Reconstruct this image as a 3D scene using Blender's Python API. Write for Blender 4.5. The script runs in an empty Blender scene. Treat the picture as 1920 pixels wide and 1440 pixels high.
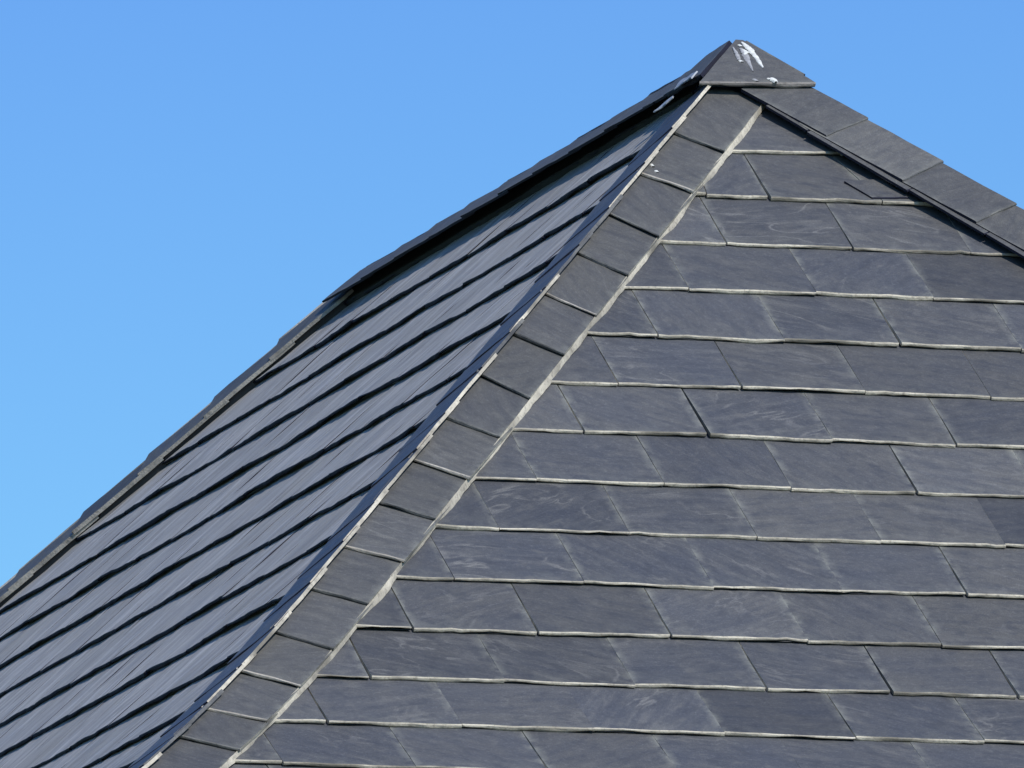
import bpy, math, random
import numpy as np
from mathutils import Vector, Matrix, noise

random.seed(7)
S = bpy.context.scene
R = math.radians

# ------------------------------------------------------------------ camera
F_PX = 30013.0
YAW, PITCH, ROLL = 0.3217127, 0.1809898, -0.0234773
CAM = Vector((-10.720977, -30.661421, -6.615128))
fw = Vector((math.sin(YAW)*math.cos(PITCH), math.cos(YAW)*math.cos(PITCH), math.sin(PITCH)))
ri0 = Vector((math.cos(YAW), -math.sin(YAW), 0)); up0 = ri0.cross(fw)
ri = ri0*math.cos(ROLL) + up0*math.sin(ROLL)
up = up0*math.cos(ROLL) - ri0*math.sin(ROLL)
cd = bpy.data.cameras.new('camera')
cam = bpy.data.objects.new('camera', cd)
S.collection.objects.link(cam)
m = Matrix((ri, up, -fw)).transposed().to_4x4(); m.translation = CAM
cam.matrix_world = m
cd.sensor_width = 36; cd.lens = F_PX/1920*36
cd.clip_start = 0.5; cd.clip_end = 3000
S.camera = cam

# ------------------------------------------------------------------ light
SUN_EL, SUN_AZ = R(39), R(14)          # azimuth: to the right of the front slope's facing (-Y)
sd = Vector((math.sin(SUN_AZ)*math.cos(SUN_EL), -math.cos(SUN_AZ)*math.cos(SUN_EL), math.sin(SUN_EL)))
ld = bpy.data.lights.new('sun', 'SUN'); ld.energy = 3.6; ld.angle = R(.53); ld.color = (1, .945, .86)
lo = bpy.data.objects.new('sun', ld); S.collection.objects.link(lo)
lo.rotation_euler = sd.to_track_quat('Z', 'Y').to_euler(); lo.location = (12, -20, 12)

w = bpy.data.worlds.new('World'); S.world = w; w.use_nodes = True
nt = w.node_tree; nt.nodes.clear()
N = nt.nodes.new; LK = nt.links.new
out = N('ShaderNodeOutputWorld'); bg = N('ShaderNodeBackground'); bg.inputs[1].default_value = .12
sky = N('ShaderNodeTexSky'); sky.sky_type = 'NISHITA'; sky.sun_disc = False
sky.sun_elevation = SUN_EL; sky.sun_rotation = math.atan2(sd.x, sd.y)
sky.ozone_density = 2.0; sky.air_density = 1.0; sky.dust_density = .3
SKY_LOW, SKY_HIGH = (.61, 1.01, 1.16, 1), (.45, .75, 1.17, 1)
tc = N('ShaderNodeTexCoord'); sp = N('ShaderNodeSeparateXYZ'); mr = N('ShaderNodeMapRange')
mr.inputs['From Min'].default_value = .150; mr.inputs['From Max'].default_value = .208
mx = N('ShaderNodeMix'); mx.data_type = 'RGBA'; mx.inputs[6].default_value = SKY_LOW; mx.inputs[7].default_value = SKY_HIGH
mu = N('ShaderNodeMix'); mu.data_type = 'RGBA'; mu.blend_type = 'MULTIPLY'; mu.inputs[0].default_value = 1
LK(tc.outputs['Generated'], sp.inputs[0]); LK(sp.outputs[2], mr.inputs[0]); LK(mr.outputs[0], mx.inputs[0])
LK(sky.outputs[0], mu.inputs[6]); LK(mx.outputs[2], mu.inputs[7]); LK(mu.outputs[2], bg.inputs[0]); LK(bg.outputs[0], out.inputs[0])
S.view_settings.view_transform = 'Standard'; S.view_settings.look = 'None'
S.view_settings.exposure = 0; S.view_settings.gamma = 1

# ------------------------------------------------------------------ roof geometry
P1, P2, RL = 0.698135, 0.771226, 2.53      # pitch of the hip ends, of the long sides, ridge length
T1, T2 = math.tan(P1), math.tan(P2)
G1, S0 = 0.2, 0.6024                        # front course gauge and first measured tail
G2, U0 = 0.21724, 0.30364
SET = .018                                  # the measured planes run through the slates' upper faces
def bell(X):
    zd = -X.z
    if zd > 1.5:
        q = min(zd, 2.3)
        X = Vector((X.x, X.y, X.z + .22*(q-1.5)**2 + (2*.22*.8*(zd-2.3) if zd > 2.3 else 0)))
    return X
class Face:
    """a roof plane: a along the courses, s down the slope, h outward"""
    def __init__(f, o, ea, ed):
        f.o, f.ea, f.ed = Vector(o), Vector(ea), Vector(ed); f.n = f.ea.cross(f.ed).normalized()
        if f.n.z < 0: f.n = -f.n
    def __call__(f, a, s, h): return bell(f.o + f.ea*a + f.ed*s) + f.n*(h-SET)
c1, s1, c2, s2 = math.cos(P1), math.sin(P1), math.cos(P2), math.sin(P2)
FRONT = Face((0,0,0), (1,0,0), (0,-c1,-s1))
LEFT = Face((0,0,0), (0,1,0), (-c2,0,-s2))
LEFT.ang = math.pi/2+.02
RIGHT = Face((0,0,0), (0,1,0), (c2,0,-s2))
BACK = Face((0,RL,0), (1,0,0), (0,c1,-s1))
lim_front = lambda s: (-s*s1/T2, s*s1/T2)
lim_side = lambda s: (-s*s2/T1, RL + s*s2/T1)

# ------------------------------------------------------------------ materials
def node_mat(name):
    mt = bpy.data.materials.new(name); mt.use_nodes = True
    t = mt.node_tree; b = t.nodes['Principled BSDF']
    return mt, t, b
def mixc(t, a, b, fac, mode='MIX'):
    n = t.nodes.new('ShaderNodeMix'); n.data_type = 'RGBA'; n.blend_type = mode; n.clamp_factor = True
    for sk, v in ((0, fac), (6, a), (7, b)):
        if hasattr(v, 'is_output'): t.links.new(v, n.inputs[sk])
        elif sk == 0: n.inputs[0].default_value = v
        else: n.inputs[sk].default_value = (*v, 1)
    return n.outputs[2]
def mth(t, op, a, b=None, clamp=False):
    n = t.nodes.new('ShaderNodeMath'); n.operation = op; n.use_clamp = clamp
    for i, v in enumerate((a, b)):
        if v is None: continue
        if hasattr(v, 'is_output'): t.links.new(v, n.inputs[i])
        else: n.inputs[i].default_value = v
    return n.outputs[0]
def ramp(t, v, lo, hi, a=0., b=1.):
    n = t.nodes.new('ShaderNodeMapRange'); n.interpolation_type = 'SMOOTHSTEP'
    t.links.new(v, n.inputs[0])
    for i, x in zip((1,2,3,4), (lo, hi, a, b)): n.inputs[i].default_value = x
    return n.outputs[0]
def tex_noise(t, vec, sc, det=4, ro=.55, scale=(1,1,1), dist=0):
    mp = t.nodes.new('ShaderNodeMapping'); mp.inputs['Scale'].default_value = scale
    t.links.new(vec, mp.inputs[0])
    n = t.nodes.new('ShaderNodeTexNoise'); n.inputs['Scale'].default_value = sc
    n.inputs['Detail'].default_value = det; n.inputs['Roughness'].default_value = ro
    n.inputs['Distortion'].default_value = dist
    t.links.new(mp.outputs[0], n.inputs[0]); return n.outputs[0]
def slate_material(name, blue, brown, rough, bump=.35, vein=1., sheen=0., contrast=1., band=0., sfreq=9.):
    mt, t, b = node_mat(name)
    uv = t.nodes.new('ShaderNodeUVMap'); uv.uv_map = 'grain'; g = uv.outputs[0]
    at = t.nodes.new('ShaderNodeAttribute'); at.attribute_name = 'info'
    se = t.nodes.new('ShaderNodeSeparateColor'); t.links.new(at.outputs[0], se.inputs[0])
    tint, rim, vn = se.outputs[0], se.outputs[1], se.outputs[2]
    tg = t.nodes.new('ShaderNodeTexCoord').outputs['Object']
    big = tex_noise(t, g, 7, 3, .5)
    streak = tex_noise(t, g, 6, 5, .6, (1, sfreq, 1), .3)
    fine = tex_noise(t, g, 110, 5, .75)
    speck = tex_noise(t, g, 420, 2, .6)
    far = tex_noise(t, tg, .9, 3, .5)
    f = mth(t, 'ADD', mth(t, 'MULTIPLY', tint, .6), mth(t, 'MULTIPLY', ramp(t, big, .35, .65), .4))
    f = mth(t, 'ADD', f, mth(t, 'MULTIPLY', mth(t, 'SUBTRACT', far, .5), .6), True)
    col = mixc(t, blue, brown, f)
    light = tuple(min(1, c*1.75+.015) for c in brown)
    col = mixc(t, col, tuple(c*(.8 if contrast == 1 else .5) for c in blue), mth(t, 'MULTIPLY', ramp(t, streak, .52, .36), (.3 if contrast == 1 else .9)))
    broad = tex_noise(t, g, 5, 4, .55, (1, 3.2, 1), .5)
    col = mixc(t, col, light, mth(t, 'MULTIPLY', mth(t, 'MULTIPLY', ramp(t, broad, .52, .72), vn), .45*vein))
    col = mixc(t, col, light, mth(t, 'MULTIPLY', mth(t, 'MULTIPLY', ramp(t, streak, .53, .70), vn), .28*vein))
    # pale mineral veins
    wv = tex_noise(t, g, 4.2, 3, .5, (1, 2.6, 1), .8)
    ln = mth(t, 'ABSOLUTE', mth(t, 'SUBTRACT', wv, .5))
    vm = mth(t, 'MULTIPLY', ramp(t, ln, .026, .0), ramp(t, big, .45, .62))
    col = mixc(t, col, light, mth(t, 'MULTIPLY', mth(t, 'MULTIPLY', vm, vn), .95*vein))
    col = mixc(t, col, (.5,.5,.5), mth(t, 'MULTIPLY', ramp(t, fine, .48, .78), .16))
    col = mixc(t, col, tuple(c*.55 for c in blue), mth(t, 'MULTIPLY', ramp(t, speck, .56, .36), .5))
    if band:
        bn = tex_noise(t, g, 5, 3, .5, (.8, 4.0, 1), .2)
        col = mixc(t, col, tuple(c*.62 for c in blue), mth(t, 'MULTIPLY', ramp(t, bn, .50, .38), band))
        col = mixc(t, col, tuple(c*1.45 for c in brown), mth(t, 'MULTIPLY', ramp(t, bn, .52, .66), band*.8))
    blot = tex_noise(t, g, 22, 4, .65, (1, 1.5, 1))
    col = mixc(t, col, tuple(c*.72 for c in blue), mth(t, 'MULTIPLY', ramp(t, blot, .50, .34), .6))
    col = mixc(t, col, tuple(c*1.3 for c in brown), mth(t, 'MULTIPLY', ramp(t, blot, .54, .70), .5))
    # lichen and silt gathered along the slate's rim
    rn = tex_noise(t, g, 26, 4, .65)
    rr = mth(t, 'MULTIPLY', rim, ramp(t, rn, .38, .62))
    col = mixc(t, col, (.235,.235,.205), mth(t, 'MULTIPLY', rr, .9))
    cb = t.nodes.new('ShaderNodeVectorMath'); cb.operation = 'SCALE'; t.links.new(col, cb.inputs[0]); t.links.new(at.outputs['Alpha'], cb.inputs['Scale']); col = cb.outputs[0]
    t.links.new(col, b.inputs['Base Color'])
    b.inputs['Roughness'].default_value = rough
    t.links.new(ramp(t, streak, .3, .7, rough-.08, rough+.1), b.inputs['Roughness'])
    b.inputs['Specular IOR Level'].default_value = .5
    b.inputs['Sheen Weight'].default_value = sheen; b.inputs['Sheen Roughness'].default_value = .45
    b.inputs['Sheen Tint'].default_value = (.9,.88,.85,1)
    h = mth(t, 'ADD', mth(t, 'MULTIPLY', streak, .9), mth(t, 'MULTIPLY', fine, .18))
    bp = t.nodes.new('ShaderNodeBump'); bp.inputs['Strength'].default_value = bump; bp.inputs['Distance'].default_value = .004
    t.links.new(h, bp.inputs['Height']); t.links.new(bp.outputs[0], b.inputs['Normal'])
    return mt
def edge_material(name, a, bcol, rough=.8):
    mt, t, b = node_mat(name)
    tg = t.nodes.new('ShaderNodeTexCoord').outputs['Object']
    n1 = tex_noise(t, tg, 9, 4, .65); n2 = tex_noise(t, tg, 120, 3, .6)
    col = mixc(t, a, bcol, ramp(t, n1, .36, .62))
    col = mixc(t, col, tuple(c*.5 for c in bcol), mth(t, 'MULTIPLY', ramp(t, n2, .5, .3), .5))
    n3 = tex_noise(t, tg, 3.4, 3, .6)
    col = mixc(t, col, tuple(c*.34 for c in bcol), mth(t, 'MULTIPLY', ramp(t, n3, .52, .66), .85))
    t.links.new(col, b.inputs['Base Color']); b.inputs['Roughness'].default_value = rough
    bp = t.nodes.new('ShaderNodeBump'); bp.inputs['Strength'].default_value = .6; bp.inputs['Distance'].default_value = .002
    t.links.new(n2, bp.inputs['Height']); t.links.new(bp.outputs[0], b.inputs['Normal'])
    return mt
def plain(name, a, bcol, sc=20, rough=.8):
    mt, t, b = node_mat(name)
    tg = t.nodes.new('ShaderNodeTexCoord').outputs['Object']
    n1 = tex_noise(t, tg, sc, 5, .6)
    t.links.new(mixc(t, a, bcol, ramp(t, n1, .35, .65)), b.inputs['Base Color']); b.inputs['Roughness'].default_value = rough
    return mt
M_SLATE = slate_material('weathered_slate', (.079,.084,.099), (.109,.106,.101), .62, bump=.22)
M_CAP = slate_material('cap_slate_stone', (.092,.093,.097), (.112,.109,.100), .62, vein=.8)
M_SIDE = slate_material('light_lifted_side_slate', (.100,.100,.118), (.215,.203,.200), .55, .45, 1.2, sheen=.25, sfreq=2.6, contrast=1.9, band=1.0)  # paler than the front slate: brightness of grazing light put into the colour
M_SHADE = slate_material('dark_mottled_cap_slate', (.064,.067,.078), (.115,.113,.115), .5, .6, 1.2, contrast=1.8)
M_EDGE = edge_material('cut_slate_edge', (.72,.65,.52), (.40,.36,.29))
M_EDGED = edge_material('shade_dark_slate_edge', (.004,.005,.018), (.009,.010,.028))  # shade of down-facing edges and gaps painted into the colour
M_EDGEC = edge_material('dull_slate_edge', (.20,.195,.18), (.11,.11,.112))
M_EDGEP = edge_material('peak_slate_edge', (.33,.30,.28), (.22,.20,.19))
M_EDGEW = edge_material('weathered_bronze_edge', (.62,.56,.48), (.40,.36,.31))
M_DECK = plain('roofing_felt', (.012,.012,.014), (.02,.02,.022), 8)
M_MORTAR = plain('mortar_bedding', (.10,.10,.09), (.17,.165,.15), 40)
M_LEAD = plain('lead_flashing_metal', (.50,.52,.55), (.30,.31,.33), 30, .45)
M_WHITE = plain('dried_white_dropping', (.80,.80,.76), (.62,.62,.58), 120, .85)
M_GREYD = plain('washed_out_dropping', (.42,.42,.43), (.28,.28,.29), 90, .85)
M_WALL = plain('rendered_wall', (.55,.52,.46), (.48,.45,.40), 2, .9)
M_GRASS = plain('mown_grass', (.035,.055,.018), (.055,.075,.028), .5, .95)

# ------------------------------------------------------------------ mesh building
class MB:
    def __init__(s): s.v=[]; s.f=[]; s.m=[]; s.sm=[]; s.uv=[]; s.col=[]
    def grid(s, pts, nu, nv, mat, smooth, uvs, cols):
        b = len(s.v); s.v += pts; s.uv += uvs; s.col += cols
        for j in range(nv-1):
            for i in range(nu-1):
                s.f.append((b+j*nu+i, b+j*nu+i+1, b+(j+1)*nu+i+1, b+(j+1)*nu+i)); s.m.append(mat); s.sm.append(smooth)
    def build(s, name, mats, parent=None, label=None):
        me = bpy.data.meshes.new(name); me.from_pydata([tuple(p) for p in s.v], [], s.f)
        for mt in mats: me.materials.append(mt)
        me.polygons.foreach_set('material_index', s.m); me.polygons.foreach_set('use_smooth', s.sm)
        ul = me.uv_layers.new(name='grain'); li = np.empty(len(me.loops), dtype=np.int32)
        me.loops.foreach_get('vertex_index', li)
        ul.data.foreach_set('uv', np.array(s.uv, dtype=np.float32)[li].ravel())
        ca = me.color_attributes.new('info', 'FLOAT_COLOR', 'POINT')
        ca.data.foreach_set('color', np.array(s.col, dtype=np.float32).ravel())
        me.update()
        o = bpy.data.objects.new(name, me); S.collection.objects.link(o)
        if parent: o.parent = parent
        if label: o['label'] = label
        return o

def slab(mb, F, quad, top, t=.009, nu=14, nv=5, rough=.0012, ragged=.0027, tint=None, vein=None, lift=(0,0), bow=0., rim=(1,1), rim_k=1., side_mat=1, chip=None, ang=None, rimw=.012):
    """One slate. quad = (tail-left, tail-right, head-right, head-left) as (a, s); top(a_frac, v) = height of its upper
    face, v running from tail 0 to head 1; lift = extra height of the two tail corners."""
    tl, tr, hr, hl = quad
    W_ = abs(tr[0]-tl[0]); Ln = abs(hl[1]-tl[1])
    if W_ < .012: return
    sd_ = random.uniform(0, 500); ang = random.gauss(.12, .35) if random.random() < .75 else random.uniform(-1.2, 1.2)
    if F.__dict__.get('ang') is not None: ang = F.ang + random.gauss(0, .06)
    tint = random.random() if tint is None else tint
    vein = random.random()**1.6 if vein is None else vein
    br = max(.72, min(1.22, random.gauss(1, .055))) * (random.choice((.76, .84, .88, 1.12)) if random.random() < .16 else 1)
    ca, sa = math.cos(ang), math.sin(ang); off = (random.uniform(0, 60), random.uniform(0, 60))
    us = [0, .006/W_, .02/W_] + [i/(nu-5)  for i in range(1, nu-5)] + [1-.02/W_, 1-.006/W_, 1]
    us = sorted(min(1, max(0, u)) for u in us) if W_ > .06 else [i/(nu) for i in range(nu+1)]
    nu = len(us)
    vs = [0, .02] + [j/(nv-1) for j in range(1, nv)]; nv = len(vs)
    def pos(u, v, dh, ds=0.):
        a0 = tl[0]*(1-u)+tr[0]*u; a1 = hl[0]*(1-u)+hr[0]*u
        q0 = tl[1]*(1-u)+tr[1]*u; q1 = hl[1]*(1-u)+hr[1]*u
        rg = ragged*(noise.noise(Vector((a0*18+sd_, sd_, 0))) + .6*noise.noise(Vector((a0*70+sd_, sd_, 3))) )
        if chip:
            cu, cw, cdp = chip; d_ = abs(u-cu)/cw
            if d_ < 1: rg -= cdp*(1-d_*d_)
        a = a0*(1-v)+a1*v; s_ = q0*(1-v)+q1*v + rg*(1-v) + ds
        if v < .5:   # sides of a hand-cut slate are never quite straight
            e = noise.noise(Vector((s_*30, sd_, u)))*.0012
            a += e*(1 if u > .98 or u < .02 else 0)
        h = top(u, v) + (lift[0]*(1-u)+lift[1]*u)*(1-v)**1.3 + bow*4*u*(1-u)*(1-v)
        h += rough*(noise.noise(Vector((a*11+sd_, s_*16, sd_))) + .45*noise.noise(Vector((a*42+sd_, s_*50, sd_))))
        return F(a, s_, h+dh)
    def uvof(u, v):
        x = u*W_; y = v*Ln; return (x*ca-y*sa+off[0], x*sa+y*ca+off[1])
    def rimof(u, v):
        x = min(u*rim_side(u), 1)
        return x
    pts=[]; uvs=[]; cols=[]
    for v in vs:
        for u in us:
            pts.append(pos(u, v, 0, -.0015 if v == 0 else 0)); uvs.append(uvof(u, v))
            dx = min(u if rim[0] else 9, (1-u) if rim[1] else 9)*W_; dy = v*Ln
            r_ = max(0, 1-dx/.012)*.9; r_ = max(r_, max(0, 1-dy/.010)*.55)*rim_k
            cols.append((tint, r_, vein, br))
    mb.grid(pts, nu, nv, 0, True, uvs, cols)
    # tail edge: bevelled, three rows
    prof = ((0, -.0015), (-.22*t, 0.0004), (-.62*t, .0008), (-t, -.0012)); pts=[]; uvs=[]; cols=[]
    for k, (dh, ds) in enumerate(prof):
        for u in us:
            j = .0007*noise.noise(Vector((u*W_*150+sd_, k*7.1, 1))) if 0 < k < 3 else 0
            tv = 1+.72*noise.noise(Vector((u*W_*13+sd_, 2.2, sd_))) + .2*noise.noise(Vector((u*W_*60+sd_, 5.2, sd_)))
            pts.append(pos(u, 0, dh*max(.32, tv), ds+j)); uvs.append(uvof(u, k*.05)); cols.append((tint, 0, vein, br))
    mb.grid(pts, nu, 4, 1, False, uvs, cols)
    for u in (0, 1):
        pts=[]; uvs=[]; cols=[]
        for dh in (0, -t):
            for v in vs: pts.append(pos(u, v, dh, -.0015 if v == 0 else 0)); uvs.append(uvof(u, v)); cols.append((tint, .4, vein, br))
        mb.grid(pts, nv, 2, side_mat, False, uvs, cols)
    pts=[]; uvs=[]; cols=[]
    for v in (0, .3, 1):
        for u in (0, .5, 1): pts.append(pos(u, v, -t, -.0012 if v == 0 else 0)); uvs.append(uvof(u, v)); cols.append((tint, 0, vein, br))
    mb.grid(pts, 3, 3, 0, True, uvs, cols)

def course(mb, F, lim, s_tail, gauge, joints, nu=14, nv=5, t=.009, liftr=.0025, H=.0215, detail=True, slants={}, k=0, gapp=.25, rough=.0012):
    al = t/gauge*1.08; ln = min(gauge*1.6, s_tail-.01)
    for a, b_ in zip(joints, joints[1:]):
        gap = random.choice((0, random.uniform(.0002, .0010))) if gapp else 0
        if random.random() < gapp: gap += random.uniform(.0015, .0035)
        l0, r0 = lim(s_tail); l1, r1 = lim(s_tail-ln)
        xa, xb = a+gap/2, b_-gap/2
        if xb <= l0+.01 or xa >= r0-.01: continue
        sk = random.gauss(0, .0022)
        wg = (random.uniform(.003, .0065) if gapp and random.random() < .34 else 0)
        sa_, sb_ = slants.get((k, a), 0), slants.get((k, b_), 0)
        quad = ((max(xa,l0), s_tail+random.gauss(0,.0016)), (min(xb-wg,r0), s_tail+random.gauss(0,.0016)+sk),
                (max(min(xb+sb_,r1),l1), s_tail-ln), (min(max(xa+sa_,l1),r1), s_tail-ln))
        wav = lambda x: liftr*1.7*max(0, .30+noise.noise(Vector((x*5.3, k*3.7+liftr*900, 1.5)))) + abs(random.gauss(0, liftr*.22))
        lf = (wav(a), wav(b_))
        slab(mb, F, quad, lambda u, v, q=ln: H-al*v*q, t=t*random.uniform(.8,1.15), nu=nu, nv=nv, lift=lf,
             bow=random.gauss(0, .0006), rim=(random.random()<.7, random.random()<.7), rough=rough,
             chip=(random.random(), random.uniform(.03,.1), random.uniform(.001,.004)) if random.random()<.3 else None)

# joints measured on the front slope, by course
J = {0:[-.229,-.091,.150],1:[-.241,.03,.283],2:[-.38,-.107,.144],3:[-.498,-.232,.017,.273],4:[-.637,-.379,-.117,.148],
 5:[-.764,-.502,-.245,.019],6:[-.917,-.652,-.388,-.122],7:[-1.047,-.779,-.515,-.258,.001],8:[-1.193,-.927,-.662,-.397,-.136],
 9:[-1.326,-1.073,-.802,-.524,-.25],10:[-1.462,-1.196,-.933,-.662,-.406,-.149],11:[-1.6,-1.333,-1.071,-.807,-.54,-.28],
 12:[-1.741,-1.477,-1.212,-.951,-.694,-.43]}
def extend(js, lo, hi, wd=.2645):
    js = list(js)
    while js[0] > lo: js.insert(0, js[0]-wd+random.gauss(0,.004))
    while js[-1] < hi: js.append(js[-1]+wd+random.gauss(0,.004))
    return js

roof = bpy.data.objects.new('slate_roofed_house', None); S.collection.objects.link(roof)
roof.location = (0, 0, 0); roof.empty_display_size = .3
roof['label'] = 'house with a dark grey slate hipped roof and white bird droppings on its peak'
roof['category'] = 'house'

def deck(F, lim, name_mb, nrow=14):
    pts=[]; n=2
    for j in range(nrow):
        s_ = .002+DEPTH_S*j/(nrow-1)
        l, r = lim(s_)
        for u in (0, 1): pts.append(F(l+(r-l)*u, s_, -.004))
    name_mb.grid(pts, 2, nrow, 2, False, [(0,0)]*len(pts), [(0,0,0,1)]*len(pts))

NF = 17
mb = MB(); DEPTH_S = S0+(NF-1)*G1-.02
for k in range(-2, NF):
    st = S0+k*G1; l, r = lim_front(st)
    js = extend(J[k], l-.1, r+.1) if k in J else extend([-.1325*(k%2)-.27*round(-l/.27)], l-.1, r+.1)
    course(mb, FRONT, lim_front, st, G1, js, k=k, nu=18, nv=6, t=.008, slants={(0,.150):-.075})
deck(FRONT, lim_front, mb)
front = mb.build('roof_slope', [M_SLATE, M_EDGE, M_DECK], roof, 'triangular front slope of slates with pale cut edges')
mb = MB(); DEPTH_S = U0+15*G2-.02
for k in range(-1, 16):
    st = U0+k*G2; l, r = lim_side(st)
    js = extend([l-.1-random.uniform(0,.2)], l-.1, r+.1, .27)
    course(mb, LEFT, lim_side, st, G2, js, nu=16, nv=6, liftr=.0046, t=.0072, rough=.0020, H=.0215, gapp=.0, k=k)
deck(LEFT, lim_side, mb)
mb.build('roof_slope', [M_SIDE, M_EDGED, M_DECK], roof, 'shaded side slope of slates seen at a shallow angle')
for F, lim in ((RIGHT, lim_side), (BACK, lim_front)):
    mb = MB()
    for k in range(-1, 16):
        st = U0+k*G2; l, r = lim(st)
        course(mb, F, lim, st, G2, extend([l-.1-random.uniform(0,.2)], l-.1, r+.1, .27), nu=8, nv=3)
    deck(F, lim, mb)
    mb.build('roof_slope', [M_SLATE, M_EDGE, M_DECK], roof)

# ------------------------------------------------------------------ caps along hips and ridge
class Line:
    """frame along a hip or ridge in one roof plane: a = distance along it, w = distance into the plane"""
    def __init__(f, o, d, F, sign=None):
        f.o, f.d, f.n = Vector(o), Vector(d).normalized(), F.n
        f.w = f.d.cross(f.n).normalized()
        if f.w.dot(F.ed) < 0: f.w = -f.w
    def __call__(f, w_, a, h): return bell(f.o+f.d*a+f.w*w_)+f.n*(h-SET)
HL, HR = (-1/T2, -1/T1, -1), (1/T2, -1/T1, -1)
HF, HB = (-1/T2, 1/T1, -1), (1/T2, 1/T1, -1)

def cap_run(parent_name, label, o, d, sides, cuts, mats, first=0.):
    """cuts: tail positions along the line; sides: list of dicts describing the two wings"""
    base = MB()
    end = cuts[-1] if not isinstance(cuts[-1], tuple) else max(cuts[-1])
    for sdd in sides:
        Lf = Line(o, d, sdd['face']); pts=[]
        n = 40
        for j in range(n):
            a = first+.0+(end-first-.004)*j/(n-1)
            wb = sdd.get('bedw', .088)*(1+.06*noise.noise(Vector((a*14,3,1))))
            for w_, h in ((-.014, sdd.get('bedh', .012)), (.045, sdd.get('bedh', .016)+.002), (wb, sdd.get('bedh2', .0245)), (wb+.002, .005)):
                pts.append(Lf(w_, a, h))
        base.grid(pts, 4, n, 0, False, [(0,0)]*len(pts), [(0,0,0,1)]*len(pts))
    root = base.build(parent_name, [sides[0].get('bed', M_MORTAR)], roof, label)
    for sdd in sides:
        Lf = Line(o, d, sdd['face']); prev = first
        for i, c in enumerate(sdd.get('cuts', cuts)):
            co, ci = c if isinstance(c, tuple) else (c, c)
            pitch = max(co, ci)-prev; t = sdd.get('t', .009)
            ln = pitch+.07 if i else max(pitch-.005, .05)
            w0, w1 = sdd['w0'], sdd['w1']+random.gauss(0, .0015)
            w0 += random.gauss(0, .0007)
            dw = sdd.get('drift', 0)*co
            H = sdd['H']; al = t/.207*1.05*sdd.get('flat', 1); lw = sdd.get('lw', 0)*random.uniform(.88, 1.12)
            cm = MB(); tt = t*random.uniform(.85, 1.15)
            tp = sdd.get('taper', 0)*random.uniform(.3, 1.6)
            slab(cm, Lf, ((w0+dw, co), (w1+dw, ci), (w1+dw, ci-ln), (w0+dw-tp, co-ln)),
                 lambda u, v, q=ln: H-al*v*q+lw*u, t=tt, nu=12, nv=7, lift=(abs(random.gauss(0,sdd.get('jit', .0016))), abs(random.gauss(0,sdd.get('jit', .0016)))),
                 ragged=.0016, vein=random.random()*.5, rim=(False, True), rim_k=.7, side_mat=sdd.get('side_mat', 1), bow=random.gauss(0,.0005), rough=.0013)
            ms = list(sdd.get('mats', mats))
            if random.random() < sdd.get('dull', 0): ms[2] = M_EDGEC
            if i and ms[1] == M_EDGEC and random.random() < .5: ms[1] = M_EDGEW
            cm.build('cap_slate', ms, root)
            prev = max(co, ci)
    return root

O = [.431,.652,.864,1.065,1.28,1.486,1.691,1.905,2.116,2.323,2.536,2.737,2.946,3.145,3.346,3.50]
I = [.448,.661,.897,1.096,1.302,1.505,1.722,1.915,2.119,2.316,2.517,2.72,2.939,3.133,3.323,3.487]
cl = list(zip(O, I)) + [(3.70+.207*i, 3.695+.207*i) for i in range(6)]
cap_run('hip_capping', 'long run of cap slates down the hip between the front and side slopes', (0,0,0), HL,
        [dict(face=FRONT, w0=-.007, w1=.119, H=.0375, t=.0075, side_mat=2),
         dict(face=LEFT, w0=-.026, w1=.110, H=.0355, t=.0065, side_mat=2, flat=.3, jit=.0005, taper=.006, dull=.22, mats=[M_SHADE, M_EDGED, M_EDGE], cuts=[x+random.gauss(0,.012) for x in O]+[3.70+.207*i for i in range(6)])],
        cl, [M_CAP, M_EDGEC, M_EDGE], first=.16)
cr = [(.353,.358),(.561,.573),(.763,.771)]+[(.97+.207*i, .975+.207*i) for i in range(19)]
cap_run('hip_capping', 'run of cap slates down the right hip with a dark gap under its lower edge', (0,0,0), HR,
        [dict(face=FRONT, w0=-.016, w1=.125, H=.0480, lw=.0, t=.0070, flat=.55, jit=.0008, drift=.012, side_mat=2),
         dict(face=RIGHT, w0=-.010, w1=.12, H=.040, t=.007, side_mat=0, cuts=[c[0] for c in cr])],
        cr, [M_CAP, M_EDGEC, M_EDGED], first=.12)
ch = [.24+.207*i for i in range(20)]
cap_run('hip_capping', 'far hip capping with bronze-grey lit edges', (0,RL,0), HF,
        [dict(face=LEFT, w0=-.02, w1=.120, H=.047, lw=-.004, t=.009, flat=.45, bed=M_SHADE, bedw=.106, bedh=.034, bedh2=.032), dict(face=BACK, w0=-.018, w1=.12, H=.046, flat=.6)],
        ch, [M_CAP, M_EDGEW], first=-.02)
cap_run('hip_capping', None, (0,RL,0), HB,
        [dict(face=RIGHT, w0=-.02, w1=.125, H=.040), dict(face=BACK, w0=-.012, w1=.12, H=.036)],
        ch, [M_CAP, M_EDGE], first=.02)
crd = [.30+.242*i for i in range(9)]+[RL-.01]
ridge = cap_run('ridge_capping', 'ridge cap slates overhanging a dark gap above the side slope', (0,0,0), (0,1,0),
        [dict(face=LEFT, w0=-.02, w1=.106, H=.043, lw=.013, t=.005, bed=M_DECK, bedh=.034, flat=.35, mats=[M_CAP, M_EDGED]), dict(face=RIGHT, w0=-.024, w1=.12, H=.044, bedh=.034)],  # bed coloured felt-black to stand in for shade under the ridge caps
        crd, [M_SIDE, M_EDGED], first=.08)
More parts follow.
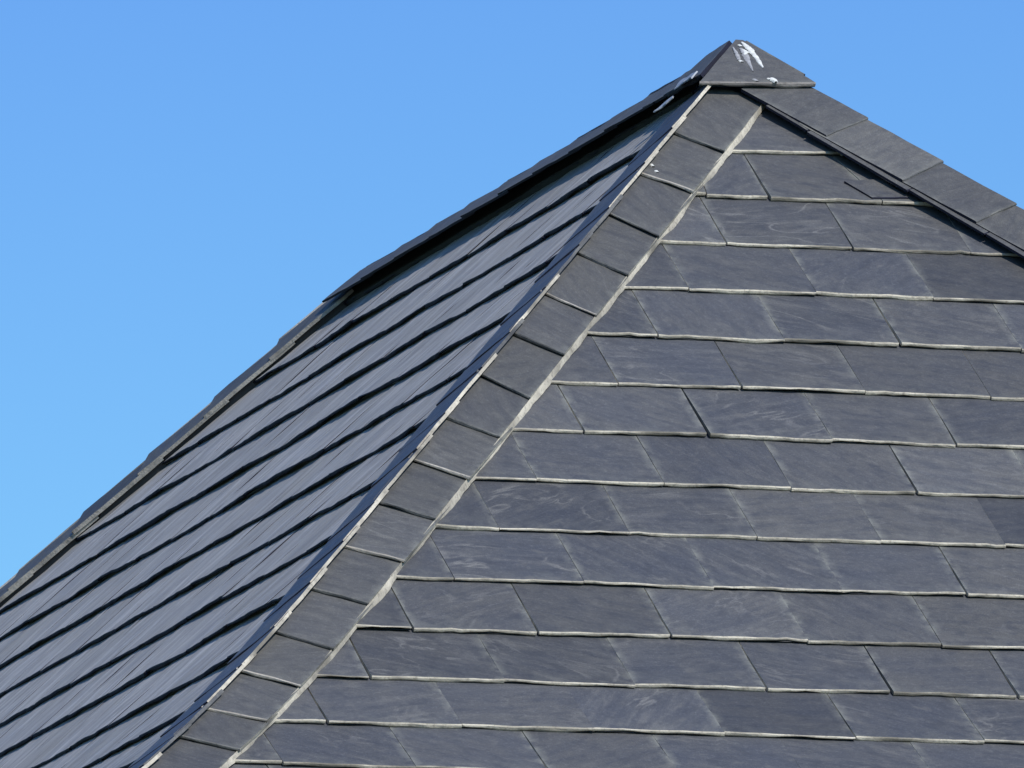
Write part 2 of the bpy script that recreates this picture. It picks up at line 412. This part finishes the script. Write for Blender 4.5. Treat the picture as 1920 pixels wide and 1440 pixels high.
# pale mortar pointed along the lower edge of the left-hand hip caps
def pointing(Lf, a0, a1, w_, width, h0, h1, parent, mat, seed, n=420):
    cm = MB(); pts=[]
    for j in range(n):
        a = a0+(a1-a0)*j/(n-1)
        k_ = noise.noise(Vector((a*7, seed, 0)))+.22*noise.noise(Vector((a*30, seed, 2)))
        wd = width*max(.25, 1+.9*k_); jit = .0012*noise.noise(Vector((a*25, seed, 8)))
        for q, hh in ((0, h0), (.35, h0*.72+h1*.28), (.8, h0*.25+h1*.75), (1, h1)):
            pts.append(Lf(w_+wd*q+jit, a, hh+.0008*noise.noise(Vector((a*80, q*9, seed)))))
    cm.grid(pts, 4, n, 0, True, [(0,0)]*len(pts), [(0,0,0,1)]*len(pts))
    return cm.build('mortar_pointing', [mat], parent)
pointing(Line((0,0,0), HL, FRONT), .17, 4.6, .1172, .0078, .0325, .0195, bpy.data.objects['hip_capping'], M_EDGE, 4.)
# second layer of slate showing under the caps of the right hip
LR = Line((0,0,0), HR, FRONT)
for a0, a1, w1 in ((.20,.318,.141),(.322,.60,.151),(.602,.81,.150),(.812,1.03,.152),(1.032,1.25,.150),(1.252,1.6,.151),(1.602,2.1,.150)):
    cm = MB()
    slab(cm, LR, ((.06, a1), (w1, a1), (w1-.004, a0), (.06, a0)), lambda u, v: .0420, t=.0055, nu=10, nv=6, vein=.1, rim=(False,False))
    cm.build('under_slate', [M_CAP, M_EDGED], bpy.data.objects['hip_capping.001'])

# a broken slate corner lying over the top courses, beside the right hip
slab_mb = MB(); slab(slab_mb, FRONT, ((0.1302, 0.5946), (0.2089, 0.5862), (0.178, 0.5055), (0.0894, 0.5238)), lambda u, v: .0265-.002*v, t=.006, nu=10, nv=6, vein=.1, rim=(False,False))
slab_mb.build('broken_slate', [M_SLATE, M_EDGED], roof, 'broken dark slate corner lying over the top courses')
# ------------------------------------------------------------------ peak
def piece(F, quad, H, al, name, mats, parent, t=.009, label=None, **k):
    cm = MB(); slab(cm, F, quad, lambda u, v: H-al*v, t=t, **k); return cm.build(name, mats, parent, label)
PK = .060
apex = piece(FRONT, ((-0.135,0.184), (0.123,0.166), (.014,-.010), (-.002,-.012)), PK, .001, 'peak_slate', [M_CAP, M_EDGEP], roof, t=.011,
      label='triangular slate over the peak, streaked with white bird droppings', nu=16, nv=10, vein=.1, rim=(False,False), ragged=.001)
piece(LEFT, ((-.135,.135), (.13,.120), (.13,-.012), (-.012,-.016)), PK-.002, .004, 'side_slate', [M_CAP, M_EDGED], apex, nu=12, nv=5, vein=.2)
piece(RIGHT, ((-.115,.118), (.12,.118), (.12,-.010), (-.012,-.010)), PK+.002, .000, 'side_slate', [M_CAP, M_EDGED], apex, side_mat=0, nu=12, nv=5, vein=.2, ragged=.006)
for q, hh in ((((-.118,.145),(-.010,.142),(.020,.112),(-.100,.118)), .0640), (((-.030,.178),(.015,.205),(.035,.190),(-.010,.158)), .056)):
    piece(LEFT, q, hh, 0, 'lead_strip', [M_LEAD, M_LEAD], apex, t=.003, nu=16, nv=6, rough=.0035, ragged=.012)

def blob(F, path, H, mat, parent, t=.0016):
    """a dried splash: path of (a, s, half width)"""
    cm = MB(); pts=[]; n=26; m_=len(path)-1; sd_=random.uniform(0,99)
    for j in range(n):
        q = j/(n-1)*m_; i = min(int(q), m_-1); f_ = q-i
        a, s_, wd = [path[i][c]*(1-f_)+path[i+1][c]*f_ for c in range(3)]
        wd *= 1+.5*noise.noise(Vector((j*.5, sd_, 0)))
        a += .25*wd*noise.noise(Vector((j*.35, sd_, 5)))
        for u, h in ((-1,-.0015),(-.8,t),(0,t*1.4),(.8,t),(1,-.0015)): pts.append(F(a+u*wd, s_, H(s_)+h))
    cm.grid(pts, 5, n, 0, True, [(0,0)]*len(pts), [(0,0,0,1)]*len(pts))
    return cm.build('bird_dropping', [mat], parent)
hp = lambda s_: PK+.0016
hipcap = bpy.data.objects['hip_capping']
blob(FRONT, [(0.0065,0.0043,0.0020),(0.0126,0.0199,0.0065),(0.0167,0.0426,0.0065),(0.0201,0.0676,0.0055),(0.0218,0.0905,0.0045),(0.0223,0.1134,0.0012)], hp, M_WHITE, apex, 0.0007)
blob(FRONT, [(0.0160,0.0242,0.0040),(0.0175,0.0356,0.0060),(0.0183,0.0494,0.0030)], hp, M_WHITE, apex, 0.0007)
blob(FRONT, [(-0.0028,0.0166,0.0030),(0.0011,0.0232,0.0030)], hp, M_WHITE, apex, 0.0007)
blob(FRONT, [(-0.0005,0.0372,0.0030),(0.0040,0.0460,0.0060),(-0.0035,0.0605,0.0030)], hp, M_WHITE, apex, 0.0007)
blob(FRONT, [(-0.0033,0.0305,0.0030),(-0.0009,0.0510,0.0070),(-0.0023,0.0811,0.0060),(-0.0043,0.1295,0.0010)], hp, M_GREYD, apex, 0.0004)
blob(FRONT, [(-0.0198,0.0273,0.0010),(-0.0188,0.0526,0.0040),(-0.0214,0.0827,0.0040)], hp, M_GREYD, apex, 0.0004)
blob(FRONT, [(-0.0209,0.0850,0.0030),(-0.0169,0.0915,0.0040)], hp, M_WHITE, apex, 0.0008)
blob(FRONT, [(0.0275,0.1612,0.0060),(0.0302,0.1678,0.0070),(0.0323,0.1768,0.0040)], hp, M_WHITE, apex, 0.0025)
blob(FRONT, [(0.0198,0.1595,0.0030),(0.0232,0.1638,0.0030)], hp, M_WHITE, apex, 0.001)
blob(FRONT, [(-0.0119,0.1645,0.0040),(-0.0074,0.1733,0.0040)], hp, M_GREYD, apex, 0.0005)
blob(FRONT, [(-0.3265,0.5108,0.0032),(-0.3243,0.5196,0.0032)], lambda s_: .0375, M_WHITE, hipcap)
blob(FRONT, [(-0.3235,0.5375,0.0032),(-0.3219,0.5441,0.0032)], lambda s_: .0375, M_WHITE, hipcap)
# ------------------------------------------------------------------ what carries the roof, and the ground
GZ = -8.2
def boxpart(name, x0, x1, y0, y1, z0, z1, mat):
    b = MB()
    c = [(x,y,z) for z in (z0,z1) for y in (y0,y1) for x in (x0,x1)]
    b.v = [Vector(p) for p in c]; b.uv=[(0,0)]*8; b.col=[(0,0,0,1)]*8
    b.f = [(0,2,3,1),(4,5,7,6),(0,1,5,4),(2,6,7,3),(0,4,6,2),(1,3,7,5)]; b.m=[0]*6; b.sm=[False]*6
    return b.build(name, [mat], roof)
boxpart('wall', -2.15, 2.15, -2.45, RL+2.45, GZ, -2.0, M_WALL)
b = MB(); q = 400
n_ = 41
pts = [Vector((-q+2*q*i/(n_-1), -q+2*q*j/(n_-1), GZ+.02*noise.noise(Vector((i*.7,j*.7,0))))) for j in range(n_) for i in range(n_)]
b.grid(pts, n_, n_, 0, True, [(0,0)]*len(pts), [(0,0,0,1)]*len(pts))
gr = b.build('ground', [M_GRASS]); gr['kind'] = 'structure'
